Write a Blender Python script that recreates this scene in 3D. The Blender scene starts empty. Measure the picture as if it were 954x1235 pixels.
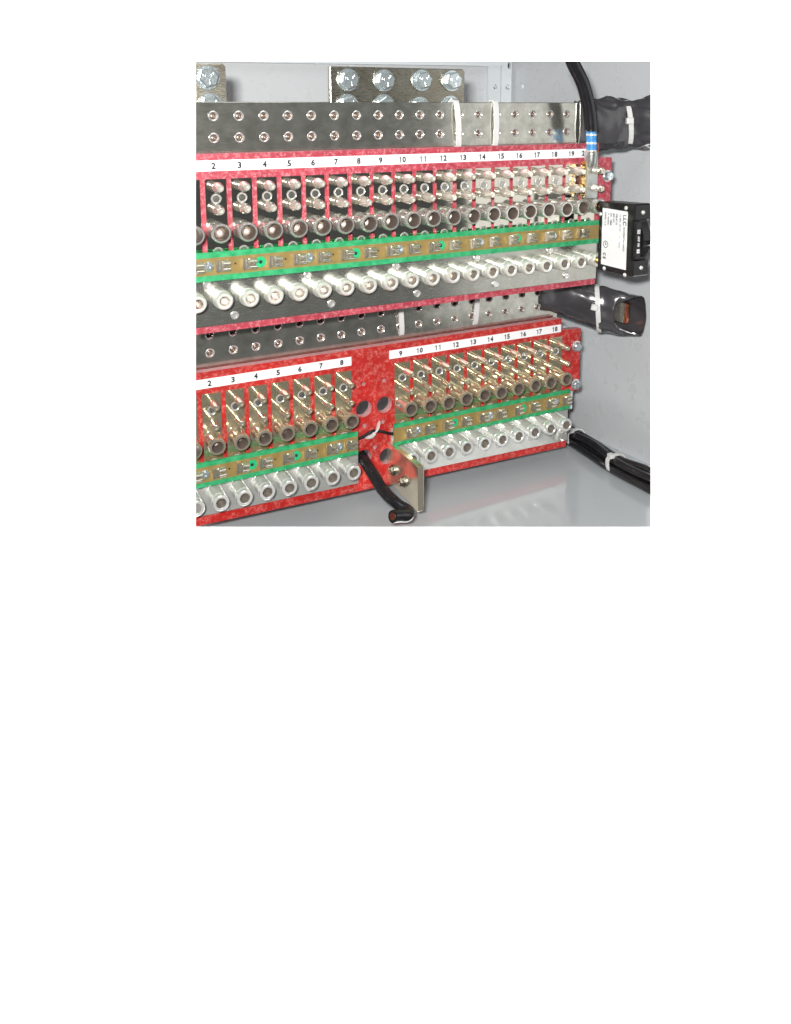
import bpy, bmesh, math, random
from mathutils import Vector, Matrix
from mathutils.geometry import delaunay_2d_cdt
random.seed(7)
R = math.radians
SC = bpy.context.scene
COL = SC.collection
S = 0.01905                      # one breaker pitch (19.05 mm) is the working unit of the numbers below

# ------------------------------------------------------------------ camera
CAM = Vector((-5.2324, -30.7623, 2.0746))
AX = (Vector((0.88691667, -0.46192076, -0.0028349)),
      Vector((-0.06900133, -0.12641364, -0.98957486)),
      Vector((0.45674681, 0.87786605, -0.14399151)))        # right, down, forward
FPX, PX, PY, W0, H0 = 970.364, 504.206, 274.093, 954.0, 1235.0
cd = bpy.data.cameras.new('camera'); cam = bpy.data.objects.new('camera', cd); COL.objects.link(cam)
cam.matrix_world = Matrix(((AX[0].x, -AX[1].x, -AX[2].x, CAM.x * S), (AX[0].y, -AX[1].y, -AX[2].y, CAM.y * S),
                           (AX[0].z, -AX[1].z, -AX[2].z, CAM.z * S), (0, 0, 0, 1)))
cd.sensor_fit = 'VERTICAL'; cd.sensor_height = 24.0; cd.lens = FPX / H0 * 24.0
cd.shift_x = (W0 / 2 - PX) / H0; cd.shift_y = (PY - H0 / 2) / H0
cd.clip_start = 0.02; cd.clip_end = 50
SC.camera = cam
SC.render.resolution_x, SC.render.resolution_y = 791, 1024

# ------------------------------------------------------------------ world, lamps, exposure
wd = bpy.data.worlds.new('World'); SC.world = wd; wd.use_nodes = True
bg = wd.node_tree.nodes['Background']; bg.inputs[0].default_value = (0.92, 0.97, 1.0, 1); bg.inputs[1].default_value = 0.08
SC.view_settings.view_transform = 'Standard'; SC.view_settings.look = 'None'
SC.view_settings.exposure = 0.0; SC.view_settings.gamma = 1.0

def area(name, loc, aim, sx, sy, power, color=(1, 1, 1)):
    l = bpy.data.lights.new(name, 'AREA'); l.shape = 'RECTANGLE'; l.size = sx * S; l.size_y = sy * S
    l.energy = power; l.color = color
    o = bpy.data.objects.new(name, l); COL.objects.link(o)
    o.location = Vector(loc) * S
    o.rotation_euler = (Vector(aim) - Vector(loc)).to_track_quat('-Z', 'Y').to_euler()
    return o
area('camera_flash', (-7.4, -31.2, 4.6), (12, 1, -6), 2.2, 1.4, 8.8, (1, 0.985, 0.96))
area('side_wall_fill', (36, -18, -4), (14, 0, -6), 24, 26, 0.62, (1, 0.99, 0.97))  # added lamp: stands in for the lit side wall mirrored in the right-hand plates
area('fill_above', (6, -16, 34), (10, 2, -8), 30, 22, 1.7, (0.97, 0.99, 1))  # added unseen fill lamp, brightens the cabinet softly from above
# lamps that light the white backdrop only: they stand behind the cabinet and face away from it
for x, y, z, k in ((-26, 22, -26, 0.55), (16, 18, -8, 0.5), (86, 14, -30, 0.22), (34, 22, 34, 0.9), (16, 12, -84, 0.25), (70, 12, -84, 0.12), (94, 18, 34, 0.5)):
    area('backdrop_lamp', (x, y, z), (x + 25 * 0.5, y + 60, z - 18), 22, 22, 64 * k)

# ------------------------------------------------------------------ helpers
EDGES = []
for (a, b) in (((236, 300), 0), ((785, 300), 1), ((500, 74), 2), ((500, 635.7), 3)):
    (u, v) = a
    if b == 0: n = FPX * AX[0] - (u - PX) * AX[2]
    elif b == 1: n = -(FPX * AX[0] - (u - PX) * AX[2])
    elif b == 2: n = FPX * AX[1] - (v - PY) * AX[2]
    else: n = -(FPX * AX[1] - (v - PY) * AX[2])
    EDGES.append(n.normalized())

def cut(bm, origin=(0, 0, 0), sides=(0, 1, 2, 3)):
    """the cabinet is built as a cut-away block: its pieces end at the four cutting planes"""
    co = CAM - Vector(origin)
    for i in sides:
        n = EDGES[i]
        d = [(v.co - co).dot(n) for v in bm.verts]
        if not d or min(d) > 0: continue
        g = bm.verts[:] + bm.edges[:] + bm.faces[:]
        r = bmesh.ops.bisect_plane(bm, geom=g, plane_co=co, plane_no=n, clear_inner=True, dist=1e-5)
        ed = [e for e in r['geom_cut'] if isinstance(e, bmesh.types.BMEdge) and e.is_valid]
        if ed:
            try: bmesh.ops.triangle_fill(bm, edges=ed, use_beauty=True)
            except Exception: pass
    return bm

MATS = {}
ORIG = {}
def to_mesh(name, bm, mats, smooth=None):
    me = bpy.data.meshes.new(name)
    for v in bm.verts: v.co *= S
    bm.normal_update()
    bm.to_mesh(me); bm.free()
    for m in (mats if isinstance(mats, (list, tuple)) else [mats]): me.materials.append(m)
    if smooth is not None:
        for p in me.polygons: p.use_smooth = True
        me.set_sharp_from_angle(angle=R(smooth))
    return me
JIT = lambda k=1.0: (R(random.uniform(-k, k)), R(random.uniform(-180, 180)), R(random.uniform(-k, k)))
def put(name, me, origin=(0, 0, 0), parent=None, rot=None):
    o = bpy.data.objects.new(name, me); COL.objects.link(o)
    ORIG[o.name] = Vector(origin)
    base = Vector((0, 0, 0))
    if parent is not None:
        o.parent = parent; base = ORIG[parent.name]
    o.location = (Vector(origin) - base) * S
    if rot: o.rotation_euler = rot
    return o
def obj(name, bm, mats, origin=(0, 0, 0), parent=None, smooth=None, clip=None, bevel=None, rot=None):
    if clip is not None:
        cut(bm, origin, clip)
        if not bm.verts: bm.free(); return None
    o = put(name, to_mesh(name, bm, mats, smooth), origin, parent, rot)
    if bevel:
        b = o.modifiers.new('bevel', 'BEVEL'); b.width = bevel * S; b.segments = 2; b.limit_method = 'ANGLE'; b.angle_limit = R(50)
    return o
def thing(name, label, cat, loc=(0, 0, 0), group=None):
    o = bpy.data.objects.new(name, None); COL.objects.link(o); o.empty_display_size = 0.01
    ORIG[o.name] = Vector(loc); o.location = Vector(loc) * S
    return tag(o, label, cat, group)
def tag(o, label, cat, group=None):
    o['label'] = label; o['category'] = cat
    if group: o['group'] = group
    return o

def box(bm, x0, x1, y0, y1, z0, z1, mi=0):
    vs = [bm.verts.new(p) for p in ((x0, y0, z0), (x1, y0, z0), (x1, y1, z0), (x0, y1, z0), (x0, y0, z1), (x1, y0, z1), (x1, y1, z1), (x0, y1, z1))]
    for f in ((0, 1, 5, 4), (1, 2, 6, 5), (2, 3, 7, 6), (3, 0, 4, 7), (4, 5, 6, 7), (3, 2, 1, 0)):
        fc = bm.faces.new([vs[i] for i in f]); fc.material_index = mi
    return bm
def B(*a): return box(bmesh.new(), *a)
def circle(cx, cz, r, n=14): return [(cx + r * math.cos(2 * math.pi * i / n), cz + r * math.sin(2 * math.pi * i / n)) for i in range(n)]
def oval(cx, cz, rx, rz, n=14): return [(cx + rx * math.cos(2 * math.pi * i / n), cz + rz * math.sin(2 * math.pi * i / n)) for i in range(n)]

def sheet(outline, holes, y0, y1, side=0):
    """plate lying in XZ, front at y0, back at y1, pierced by the holes"""
    pts, ed = [], []
    for loop in [outline] + list(holes):
        k = len(pts); pts += [Vector(p) for p in loop]
        ed += [(k + i, k + (i + 1) % len(loop)) for i in range(len(loop))]
    v2, _, faces, *_ = delaunay_2d_cdt(pts, ed, [], 1, 1e-6)
    hb = []
    for h in holes:
        xs, zs = [q[0] for q in h], [q[1] for q in h]; hb.append((min(xs), max(xs), min(zs), max(zs), h))
    def in_hole(t):
        cx = sum(v2[i].x for i in t) / 3; cz = sum(v2[i].y for i in t) / 3
        for a0, a1, c0_, c1_, h in hb:
            if a0 < cx < a1 and c0_ < cz < c1_:
                ins = False
                for i in range(len(h)):
                    (x1, z1), (x2, z2) = h[i], h[i - 1]
                    if (z1 > cz) != (z2 > cz) and cx < (x2 - x1) * (cz - z1) / (z2 - z1) + x1: ins = not ins
                if ins: return True
        return False
    faces = [t for t in faces if not in_hole(t)]
    bm = bmesh.new()
    f = [bm.verts.new((p[0], y0, p[1])) for p in v2]; b = [bm.verts.new((p[0], y1, p[1])) for p in v2]
    cnt = {}
    for t in faces:
        t = list(t)
        bm.faces.new([f[i] for i in t]); bm.faces.new([b[i] for i in reversed(t)])
        for i in range(len(t)):
            a, c = t[i], t[(i + 1) % len(t)]
            cnt.setdefault((min(a, c), max(a, c)), []).append((a, c))
    for k, v in cnt.items():
        if len(v) == 1:
            a, c = v[0]
            q = bm.faces.new([f[c], f[a], b[a], b[c]]); q.material_index = side
    bmesh.ops.recalc_face_normals(bm, faces=bm.faces[:])
    return bm
def rect(x0, x1, z0, z1): return [(x0, z0), (x1, z0), (x1, z1), (x0, z1)]

def lathe(prof, n=20, mats=None, bm=None, at=(0, 0, 0)):
    """profile of (radius, y) turned round the Y axis"""
    bm = bm or bmesh.new(); at = Vector(at)
    rings = []
    for (r, y) in prof:
        if r < 1e-6: rings.append([bm.verts.new(at + Vector((0, y, 0)))])
        else: rings.append([bm.verts.new(at + Vector((r * math.cos(2 * math.pi * i / n), y, r * math.sin(2 * math.pi * i / n)))) for i in range(n)])
    new = []
    for k in range(len(rings) - 1):
        a, b = rings[k], rings[k + 1]; mi = mats[k] if mats else 0
        for i in range(n):
            j = (i + 1) % n
            if len(a) == 1 and len(b) == 1: continue
            if len(a) == 1: q = bm.faces.new([a[0], b[j], b[i]])
            elif len(b) == 1: q = bm.faces.new([a[i], a[j], b[0]])
            else: q = bm.faces.new([a[i], a[j], b[j], b[i]])
            q.material_index = mi; new.append(q)
    bmesh.ops.recalc_face_normals(bm, faces=new)
    return bm

def smooth_path(p, sub=6):
    p = [Vector(q) for q in p]; out = []
    for i in range(len(p) - 1):
        a, b, c, d = p[max(i - 1, 0)], p[i], p[i + 1], p[min(i + 2, len(p) - 1)]
        for k in range(sub):
            t = k / sub
            out.append(0.5 * ((2 * b) + (c - a) * t + (2 * a - 5 * b + 4 * c - d) * t * t + (3 * b - a - 3 * c + d) * t ** 3))
    out.append(p[-1]); return out
def frames(path, up=Vector((0, 0, 1))):
    fr = []
    for i, p in enumerate(path):
        t = (path[min(i + 1, len(path) - 1)] - path[max(i - 1, 0)]).normalized()
        s = t.cross(up)
        if s.length < 1e-4: s = Vector((1, 0, 0))
        s.normalize()
        if fr and s.dot(fr[-1][1]) < 0: s = -s
        fr.append((t, s, t.cross(s).normalized()))
    return fr
def hose(path, rad, n=14, bm=None, up=Vector((0, 0, 1)), caps=True, mi=0, cap_mi=None):
    bm = bm or bmesh.new(); fr = frames(path, up); rings = []
    for i, p in enumerate(path):
        r = rad(i / (len(path) - 1)) if callable(rad) else rad
        _, s, u = fr[i]
        rings.append([bm.verts.new(p + s * (r * math.cos(2 * math.pi * k / n)) + u * (r * math.sin(2 * math.pi * k / n))) for k in range(n)])
    new = []
    for a, b in zip(rings, rings[1:]):
        for k in range(n):
            q = bm.faces.new([a[k], a[(k + 1) % n], b[(k + 1) % n], b[k]]); q.material_index = mi; new.append(q)
    if caps:
        for rg in (rings[0], rings[-1]):
            q = bm.faces.new(rg); q.material_index = mi if cap_mi is None else cap_mi; new.append(q)
    bmesh.ops.recalc_face_normals(bm, faces=new)
    return bm
def ribbon(path, wdir, width, thick, closed=False, bm=None):
    """strap: a flat strip swept along a path, wide along wdir"""
    bm = bm or bmesh.new(); wdir = Vector(wdir).normalized(); n = len(path); rings = []
    for i, p in enumerate(path):
        if closed: t = path[(i + 1) % n] - path[(i - 1) % n]
        else: t = path[min(i + 1, n - 1)] - path[max(i - 1, 0)]
        t.normalize(); w = (wdir - t * wdir.dot(t)).normalized(); u = t.cross(w).normalized()
        h = width / 2
        rings.append([bm.verts.new(p + q) for q in (w * -h + u * -thick / 2, w * h + u * -thick / 2, w * h * 0.96 + u * thick / 2, w * -h * 0.96 + u * thick / 2)])
    new = []
    for i in range(n if closed else n - 1):
        a, b = rings[i], rings[(i + 1) % n]
        for k in range(4): new.append(bm.faces.new([a[k], a[(k + 1) % 4], b[(k + 1) % 4], b[k]]))
    if not closed: new += [bm.faces.new(rings[0]), bm.faces.new(rings[-1])]
    bmesh.ops.recalc_face_normals(bm, faces=new)
    return bm

def figure_bm(s, h, right=(1, 0, 0), up=(0, 0, 1), bold=0.016):
    """numbers in a bold grotesque: each figure from the built-in font, but the one with its flag"""
    adv = 0.80 * h; bm = bmesh.new(); w = adv * len(s)
    for i, ch in enumerate(s):
        cx = -w / 2 + adv * (i + 0.5)
        if ch == '1':
            for q in ([(0.02, -0.5), (0.20, -0.5), (0.20, 0.5), (0.06, 0.5), (0.02, 0.40)], [(-0.22, 0.20), (0.02, 0.22), (0.02, 0.40), (-0.06, 0.34), (-0.22, 0.32)]):
                bm.faces.new([bm.verts.new((cx + x * h, 0, z * h)) for x, z in q])
        else:
            t = text_bm(ch, h * 1.36, bold); me = bpy.data.meshes.new('glyph'); t.to_mesh(me); t.free()
            k = len(bm.verts); bm.from_mesh(me); bpy.data.meshes.remove(me)
            vs = bm.verts[:][k:]; xs = [v.co.x for v in vs]; zs = [v.co.z for v in vs]
            fx = min(1.0, 0.66 * h / (max(xs) - min(xs))); fz = h / (max(zs) - min(zs))
            for v in vs:
                v.co.x = (v.co.x - (max(xs) + min(xs)) / 2) * fx + cx; v.co.z = (v.co.z - (max(zs) + min(zs)) / 2) * fz
    return bm
def text_bm(s, size, bold=0.0, right=(1, 0, 0), up=(0, 0, 1), align='CENTER', squeeze=1.0):
    cu = bpy.data.curves.new('text', 'FONT'); cu.body = s; cu.size = size; cu.align_x = align; cu.align_y = 'CENTER'
    cu.offset = bold; cu.resolution_u = 3; cu.fill_mode = 'FRONT' if hasattr(cu, 'fill_mode') else cu.fill_mode
    o = bpy.data.objects.new('text', cu)
    me = bpy.data.meshes.new_from_object(o)
    bm = bmesh.new(); bm.from_mesh(me)
    bpy.data.objects.remove(o); bpy.data.curves.remove(cu); bpy.data.meshes.remove(me)
    r, u = Vector(right), Vector(up)
    for v in bm.verts: v.co = r * (v.co.x * squeeze) + u * v.co.y
    return bm

# ------------------------------------------------------------------ materials
def nodes(name):
    m = bpy.data.materials.new(name); m.use_nodes = True
    nt = m.node_tree; b = nt.nodes['Principled BSDF']; MATS[name] = m
    return m, nt, b
def nd(nt, t, **k):
    n = nt.nodes.new(t)
    for a, v in k.items():
        if a in n.inputs: n.inputs[a].default_value = v
        else: setattr(n, a, v)
    return n
def mixrgb(nt, fac, a, b):
    m = nt.nodes.new('ShaderNodeMix'); m.data_type = 'RGBA'
    for sock, val in ((m.inputs[0], fac), (m.inputs[6], a), (m.inputs[7], b)):
        if isinstance(val, bpy.types.NodeSocket): nt.links.new(val, sock)
        elif isinstance(val, (int, float)): sock.default_value = val
        else: sock.default_value = (*val, 1)
    return m.outputs[2]
def ramp(nt, src, p0, p1, c0=0.0, c1=1.0):
    r = nt.nodes.new('ShaderNodeMapRange'); r.inputs[1].default_value = p0; r.inputs[2].default_value = p1
    r.inputs[3].default_value = c0; r.inputs[4].default_value = c1
    nt.links.new(src, r.inputs[0]); return r.outputs[0]
def coords(nt, scale=(1, 1, 1)):
    tc = nt.nodes.new('ShaderNodeTexCoord'); mp = nt.nodes.new('ShaderNodeMapping'); mp.inputs['Scale'].default_value = scale
    nt.links.new(tc.outputs['Object'], mp.inputs[0]); return mp.outputs[0]
def noise(nt, co, scale, detail=3, rough=0.5):
    n = nd(nt, 'ShaderNodeTexNoise', Scale=scale, Detail=detail, Roughness=rough); nt.links.new(co, n.inputs['Vector']); return n.outputs['Fac']

def metal(name, col, rough, rvar=0.08, stretch=(1, 1, 1), nscale=300, bump=0.0, dull=None, dullamt=0.5, sat=1.0):
    m, nt, b = nodes(name); L = nt.links
    b.inputs['Metallic'].default_value = sat; b.inputs['IOR'].default_value = 1.8
    co = coords(nt, stretch); n1 = noise(nt, co, nscale); n2 = noise(nt, coords(nt), 90, 4, 0.6)
    L.new(ramp(nt, n1, 0.3, 0.7, rough - rvar, rough + rvar), b.inputs['Roughness'])
    c = mixrgb(nt, ramp(nt, n2, 0.35, 0.7, 0, dullamt), col, dull or tuple(x * 0.75 for x in col))
    L.new(c, b.inputs['Base Color'])
    if bump:
        bp = nd(nt, 'ShaderNodeBump', Strength=bump, Distance=0.0002); L.new(n1, bp.inputs['Height']); L.new(bp.outputs[0], b.inputs['Normal'])
    return m
def paint(name, col, rough=0.5, var=0.08, nscale=60, bump=0.0, bscale=900, spec=0.5, coat=0.0):
    m, nt, b = nodes(name); L = nt.links
    n = noise(nt, coords(nt), nscale, 5, 0.6)
    L.new(mixrgb(nt, ramp(nt, n, 0.3, 0.7), tuple(x * (1 - var) for x in col), tuple(min(1, x * (1 + var)) for x in col)), b.inputs['Base Color'])
    L.new(ramp(nt, n, 0.3, 0.7, rough * 0.88, rough * 1.12), b.inputs['Roughness'])
    b.inputs['Specular IOR Level'].default_value = spec; b.inputs['Coat Weight'].default_value = coat; b.inputs['Coat Roughness'].default_value = 0.25
    if bump:
        bp = nd(nt, 'ShaderNodeBump', Strength=bump, Distance=0.0003); L.new(noise(nt, coords(nt), bscale, 2), bp.inputs['Height']); L.new(bp.outputs[0], b.inputs['Normal'])
    return m
def fibre(name, base, pale, amt):
    """red glass-fibre board: pale strands lying every way in a red resin"""
    m, nt, b = nodes(name); L = nt.links
    co = coords(nt)
    wn = nd(nt, 'ShaderNodeTexNoise', Scale=260.0, Detail=2.0); L.new(co, wn.inputs['Vector'])
    wr = nt.nodes.new('ShaderNodeVectorMath'); wr.operation = 'MULTIPLY_ADD'; wr.inputs[1].default_value = (0.009,) * 3
    L.new(wn.outputs['Color'], wr.inputs[0]); L.new(co, wr.inputs[2])
    tot = None
    for sc, th in ((230, 0.06), (400, 0.06)):
        v = nd(nt, 'ShaderNodeTexVoronoi', feature='DISTANCE_TO_EDGE', Scale=float(sc)); L.new(wr.outputs[0], v.inputs['Vector'])
        s = ramp(nt, v.outputs['Distance'], 0.0, th, 1, 0)
        if tot is None: tot = s
        else:
            mx = nt.nodes.new('ShaderNodeMath'); mx.operation = 'MAXIMUM'; L.new(tot, mx.inputs[0]); L.new(s, mx.inputs[1]); tot = mx.outputs[0]
    pt = ramp(nt, noise(nt, co, 260, 3), 0.44, 0.58)
    mu = nt.nodes.new('ShaderNodeMath'); mu.operation = 'MULTIPLY'; L.new(tot, mu.inputs[0]); L.new(pt, mu.inputs[1])
    mu2 = nt.nodes.new('ShaderNodeMath'); mu2.operation = 'MULTIPLY'; L.new(mu.outputs[0], mu2.inputs[0]); mu2.inputs[1].default_value = amt
    cl = noise(nt, co, 55, 4, 0.6)
    b0 = mixrgb(nt, ramp(nt, cl, 0.3, 0.7), tuple(x * 0.8 for x in base), tuple(x * 1.15 for x in base))
    L.new(mixrgb(nt, mu2.outputs[0], b0, pale), b.inputs['Base Color'])
    b.inputs['Roughness'].default_value = 0.5
    bp = nd(nt, 'ShaderNodeBump', Strength=0.06, Distance=0.0002); L.new(mu.outputs[0], bp.inputs['Height']); L.new(bp.outputs[0], b.inputs['Normal'])
    return m

def enamel(name, col, rough, ior=1.5):
    """painted sheet metal: faint smears, a little dust, hairline scratches"""
    m, nt, b = nodes(name); L = nt.links
    co = coords(nt); big = noise(nt, co, 9, 5, 0.65); sm = noise(nt, co, 70, 6, 0.7)
    d = noise(nt, co, 900, 2)
    sc = noise(nt, coords(nt, (14, 1, 3)), 60, 2, 0.5)
    c = mixrgb(nt, ramp(nt, big, 0.35, 0.7, 0, 0.35), col, tuple(x * 0.90 for x in col))
    c = mixrgb(nt, ramp(nt, sm, 0.68, 0.82, 0, 0.10), c, tuple(x * 0.80 for x in col))
    c = mixrgb(nt, ramp(nt, sc, 0.72, 0.76, 0, 0.30), c, tuple(min(1, x * 1.25) for x in col))
    c = mixrgb(nt, ramp(nt, d, 0.74, 0.78, 0, 0.5), c, tuple(x * 0.6 for x in col))
    L.new(c, b.inputs['Base Color']); L.new(ramp(nt, sm, 0.3, 0.7, rough * 0.75, rough * 1.3), b.inputs['Roughness'])
    b.inputs['IOR'].default_value = ior
    bp = nd(nt, 'ShaderNodeBump', Strength=0.03, Distance=0.0003); L.new(noise(nt, co, 240, 3), bp.inputs['Height']); L.new(bp.outputs[0], b.inputs['Normal'])
    return m
M_wall = enamel('grey_enamel', (0.54, 0.56, 0.575), 0.30, 1.6)
M_floor = enamel('grey_floor_enamel', (0.45, 0.48, 0.495), 0.11, 1.9)
M_white = paint('white_backdrop', (0.86, 0.86, 0.86), 0.9, 0.0)
M_rail = paint('pale_rail_enamel', (0.62, 0.66, 0.68), 0.35, 0.02)
M_red1 = fibre('glare_red_fibre_board', (0.36, 0.036, 0.056), (0.82, 0.42, 0.46), 0.60)  # same red board as below, flash glare painted in as a pinker tone
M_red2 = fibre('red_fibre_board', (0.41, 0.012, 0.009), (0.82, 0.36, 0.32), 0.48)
M_pale = paint('sawn_fibre_edge', (0.60, 0.30, 0.31), 0.7, 0.15, 300)
M_bus = metal('tinned_busbar', (0.60, 0.60, 0.54), 0.17, 0.06, (30, 30, 900), 6, 0.03, (0.36, 0.36, 0.31), 0.8, sat=0.90)
M_plate = metal('plated_contact', (0.80, 0.78, 0.68), 0.06, 0.02, (20, 20, 900), 5, 0.008, (0.68, 0.64, 0.55), 0.4, sat=1.0)
M_gplate = metal('gilt_contact', (0.76, 0.70, 0.50), 0.09, 0.04, (20, 20, 900), 5, 0.015, (0.60, 0.52, 0.33), 0.6, sat=0.86)
M_pin = metal('nickel_pin', (0.97, 0.92, 0.82), 0.13, 0.03, sat=0.68)
M_gpin = metal('gilt_pin', (0.93, 0.85, 0.68), 0.13, 0.03, sat=0.84)
M_clip = metal('tinned_clip', (0.78, 0.74, 0.62), 0.22, 0.05, sat=0.86)
M_sock = metal('nickel_socket', (0.78, 0.78, 0.74), 0.17, 0.05, sat=0.78)
M_gsock = metal('gilt_socket', (0.88, 0.78, 0.62), 0.15, 0.04, sat=0.84)
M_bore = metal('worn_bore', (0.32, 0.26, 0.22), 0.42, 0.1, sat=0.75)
M_pale_bore = metal('pale_bore', (0.55, 0.50, 0.44), 0.45, 0.08, sat=0.7)
M_tube = metal('frosted_silver', (0.90, 0.90, 0.84), 0.34, 0.06, (1, 1, 1), 200, 0.03, (0.74, 0.73, 0.64), 0.6, sat=0.58)
M_tube2 = metal('bright_silver', (0.96, 0.96, 0.93), 0.15, 0.02, (1, 1, 1), 200, 0.0, sat=0.55)
M_strip = metal('silver_bus_plate', (0.55, 0.55, 0.50), 0.22, 0.06, (30, 30, 500), 6, 0.03, (0.42, 0.42, 0.37), 0.6, sat=0.92)
M_strip2 = metal('satin_bus_plate', (0.90, 0.90, 0.85), 0.06, 0.015, (30, 30, 500), 6, 0.0, sat=0.70)
M_zinc = metal('zinc_screw', (0.72, 0.80, 0.82), 0.22, 0.08, (1, 1, 1), 500, 0.1, sat=0.8)
M_chrome = metal('bright_insert', (0.86, 0.84, 0.82), 0.16, 0.04, sat=0.7)
M_copper = metal('bare_copper', (0.80, 0.28, 0.16), 0.32, 0.1, (1, 1, 1), 600, 0.2)
M_term = metal('terminal_plate', (0.52, 0.50, 0.42), 0.30, 0.08, (60, 60, 900), 5, 0.06, (0.38, 0.34, 0.26), 0.8)
M_bar = metal('polished_tin', (0.92, 0.82, 0.64), 0.12, 0.03, sat=0.84)
M_lug = metal('tinned_lug', (0.62, 0.64, 0.62), 0.34, 0.1, (1, 1, 1), 900, 0.25)
M_brass = metal('brass', (0.75, 0.55, 0.25), 0.25, 0.06)
M_black = paint('black_cable', (0.012, 0.012, 0.014), 0.20, 0.2, 100, 0.05, 900, 0.7)
M_sleeve = paint('black_sleeve', (0.045, 0.043, 0.047), 0.24, 0.25, 40, 0.10, 160, 0.8, 0.5)
M_box = paint('black_moulding', (0.010, 0.010, 0.011), 0.34, 0.2, 100, 0.1, 1500)
M_nylon = paint('white_nylon', (0.60, 0.60, 0.59), 0.4, 0.05)
M_blue = paint('blue_sleeve', (0.06, 0.27, 0.60), 0.3, 0.4, 260)
M_label = paint('white_label', (0.82, 0.82, 0.83), 0.5, 0.01)
M_ink = paint('black_ink', (0.012, 0.012, 0.016), 0.5, 0.0)
M_print = paint('white_print', (0.75, 0.75, 0.75), 0.5, 0.0)
M_solder = paint('green_mask', (0.02, 0.40, 0.16), 0.32, 0.25, 250)
M_dark = paint('dark_hole', (0.01, 0.01, 0.01), 0.7, 0.0)
def board_mat():
    """circuit board: green mask along both long edges, bare brown laminate between"""
    m, nt, b = nodes('circuit_board'); L = nt.links
    tc = nt.nodes.new('ShaderNodeTexCoord'); sp = nt.nodes.new('ShaderNodeSeparateXYZ'); L.new(tc.outputs['Object'], sp.inputs[0])
    ab = nt.nodes.new('ShaderNodeMath'); ab.operation = 'ABSOLUTE'; L.new(sp.outputs['Z'], ab.inputs[0])
    f = ramp(nt, ab.outputs[0], 0.333 * S, 0.345 * S)
    n = noise(nt, coords(nt), 160, 4)
    g = mixrgb(nt, ramp(nt, n, 0.35, 0.65), (0.035, 0.42, 0.16), (0.09, 0.58, 0.27))
    t = mixrgb(nt, ramp(nt, n, 0.3, 0.7), (0.36, 0.25, 0.085), (0.43, 0.31, 0.12))
    c = mixrgb(nt, f, t, g); L.new(c, b.inputs['Base Color']); b.inputs['Roughness'].default_value = 0.35
    tr = nt.nodes.new('ShaderNodeBsdfTranslucent'); L.new(c, tr.inputs[0])          # thin laminate lets the flash through
    ms = nt.nodes.new('ShaderNodeMixShader'); ms.inputs[0].default_value = 0.42
    L.new(b.outputs[0], ms.inputs[1]); L.new(tr.outputs[0], ms.inputs[2]); L.new(ms.outputs[0], nt.nodes['Material Output'].inputs[0])
    return m
M_pcb = board_mat()

# ------------------------------------------------------------------ setting
def structure(name, bm, m, origin=(0, 0, 0), clip=None):
    o = obj(name, bm, m, origin, None, None, clip); o['kind'] = 'structure'; return o
bd = bmesh.new()
fw = Vector((0.30, 0.80, -0.52)).normalized(); rt = fw.cross(Vector((0, 0, 1))).normalized(); up = rt.cross(fw)
c0 = CAM + fw * 112
for f in ([(-1, -1), (1, -1), (1, 1), (-1, 1)],):
    bd.faces.new([bd.verts.new(c0 + rt * (a * 170) + up * (b * 190)) for a, b in f])
structure('backdrop', bd, M_white)
FZ = -16.8
structure('cabinet_floor', B(-6, 30, -8, 12.4, FZ - 0.15, FZ), M_floor, (0, 0, 0), (0, 1, 2, 3))
structure('back_wall', B(-2, 23.75, 12, 12.15, FZ, 9), M_wall, (0, 0, 0), (0, 1, 2, 3))
wx = lambda y: 24.41 - 0.081 * (y - 2.8)
bm = bmesh.new()
vs = [bm.verts.new(p) for z in (FZ, 9) for p in ((wx(-9), -9, z), (wx(-9) + 0.15, -9, z), (wx(12) + 0.15, 12, z), (wx(12), 12, z))]
for f in ((0, 1, 5, 4), (1, 2, 6, 5), (2, 3, 7, 6), (3, 0, 4, 7), (4, 5, 6, 7), (3, 2, 1, 0)): bm.faces.new([vs[i] for i in f])
bmesh.ops.recalc_face_normals(bm, faces=bm.faces[:])
structure('side_wall', bm, M_wall, (0, 0, 0), (0, 1, 2, 3))

# top rail, corner bracket on the back wall
rail = thing('cabinet_rail', 'pale grey folded rail along the top of the back wall', 'rail', (14, 11.6, 4.7))
bm = sheet([(-2, 4.50), (22.55, 4.74), (22.8, 4.95), (22.8, 9), (-2, 9)], [], 11.55, 11.95)
obj('rail_face', bm, M_rail, (0, 0, 0), rail, None, (0, 1, 2, 3))
br = thing('corner_bracket', 'pale grey upright bracket with two small screws in the back corner', 'bracket', (22.6, 11.9, 1.5))
obj('flange', cut(sheet(rect(21.76, 22.66, 1.2, 9), [], 11.72, 11.98)), M_rail, (0, 0, 0), br)
o_ = obj('flange', cut(sheet(rect(22.74, 23.5, 1.2, 9), [oval(23.33, 4.8, 0.13, 0.22)], 11.78, 11.98)), M_rail, (0, 0, 0), br)
obj('hole_backing', B(23.15, 23.49, 11.982, 11.99, 4.5, 5.1), M_dark, (0, 0, 0), br, None, (2,))
SCREW = to_mesh('screw', lathe([(0.15, 0), (0.15, -0.05), (0.10, -0.10), (0.05, -0.10), (0.04, -0.06), (0, -0.06)], 12), M_zinc, 40)
for x, z in ((22.25, 3.48), (23.17, 3.49)): put('screw', SCREW, (x, 11.72, z), br)
mb = thing('mounting_bracket', 'light grey upright flange behind the right ears of the red boards', 'bracket', (21.3, 3, -16))
obj('flange', sheet(rect(20.75, 21.65, -14.1, -9.6), [], 2.72, 2.86), M_rail, (0, 0, 0), mb)
obj('flange', B(21.52, 21.65, 2.86, 11.95, -14.1, -9.6), M_rail, (0, 0, 0), mb)
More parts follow.
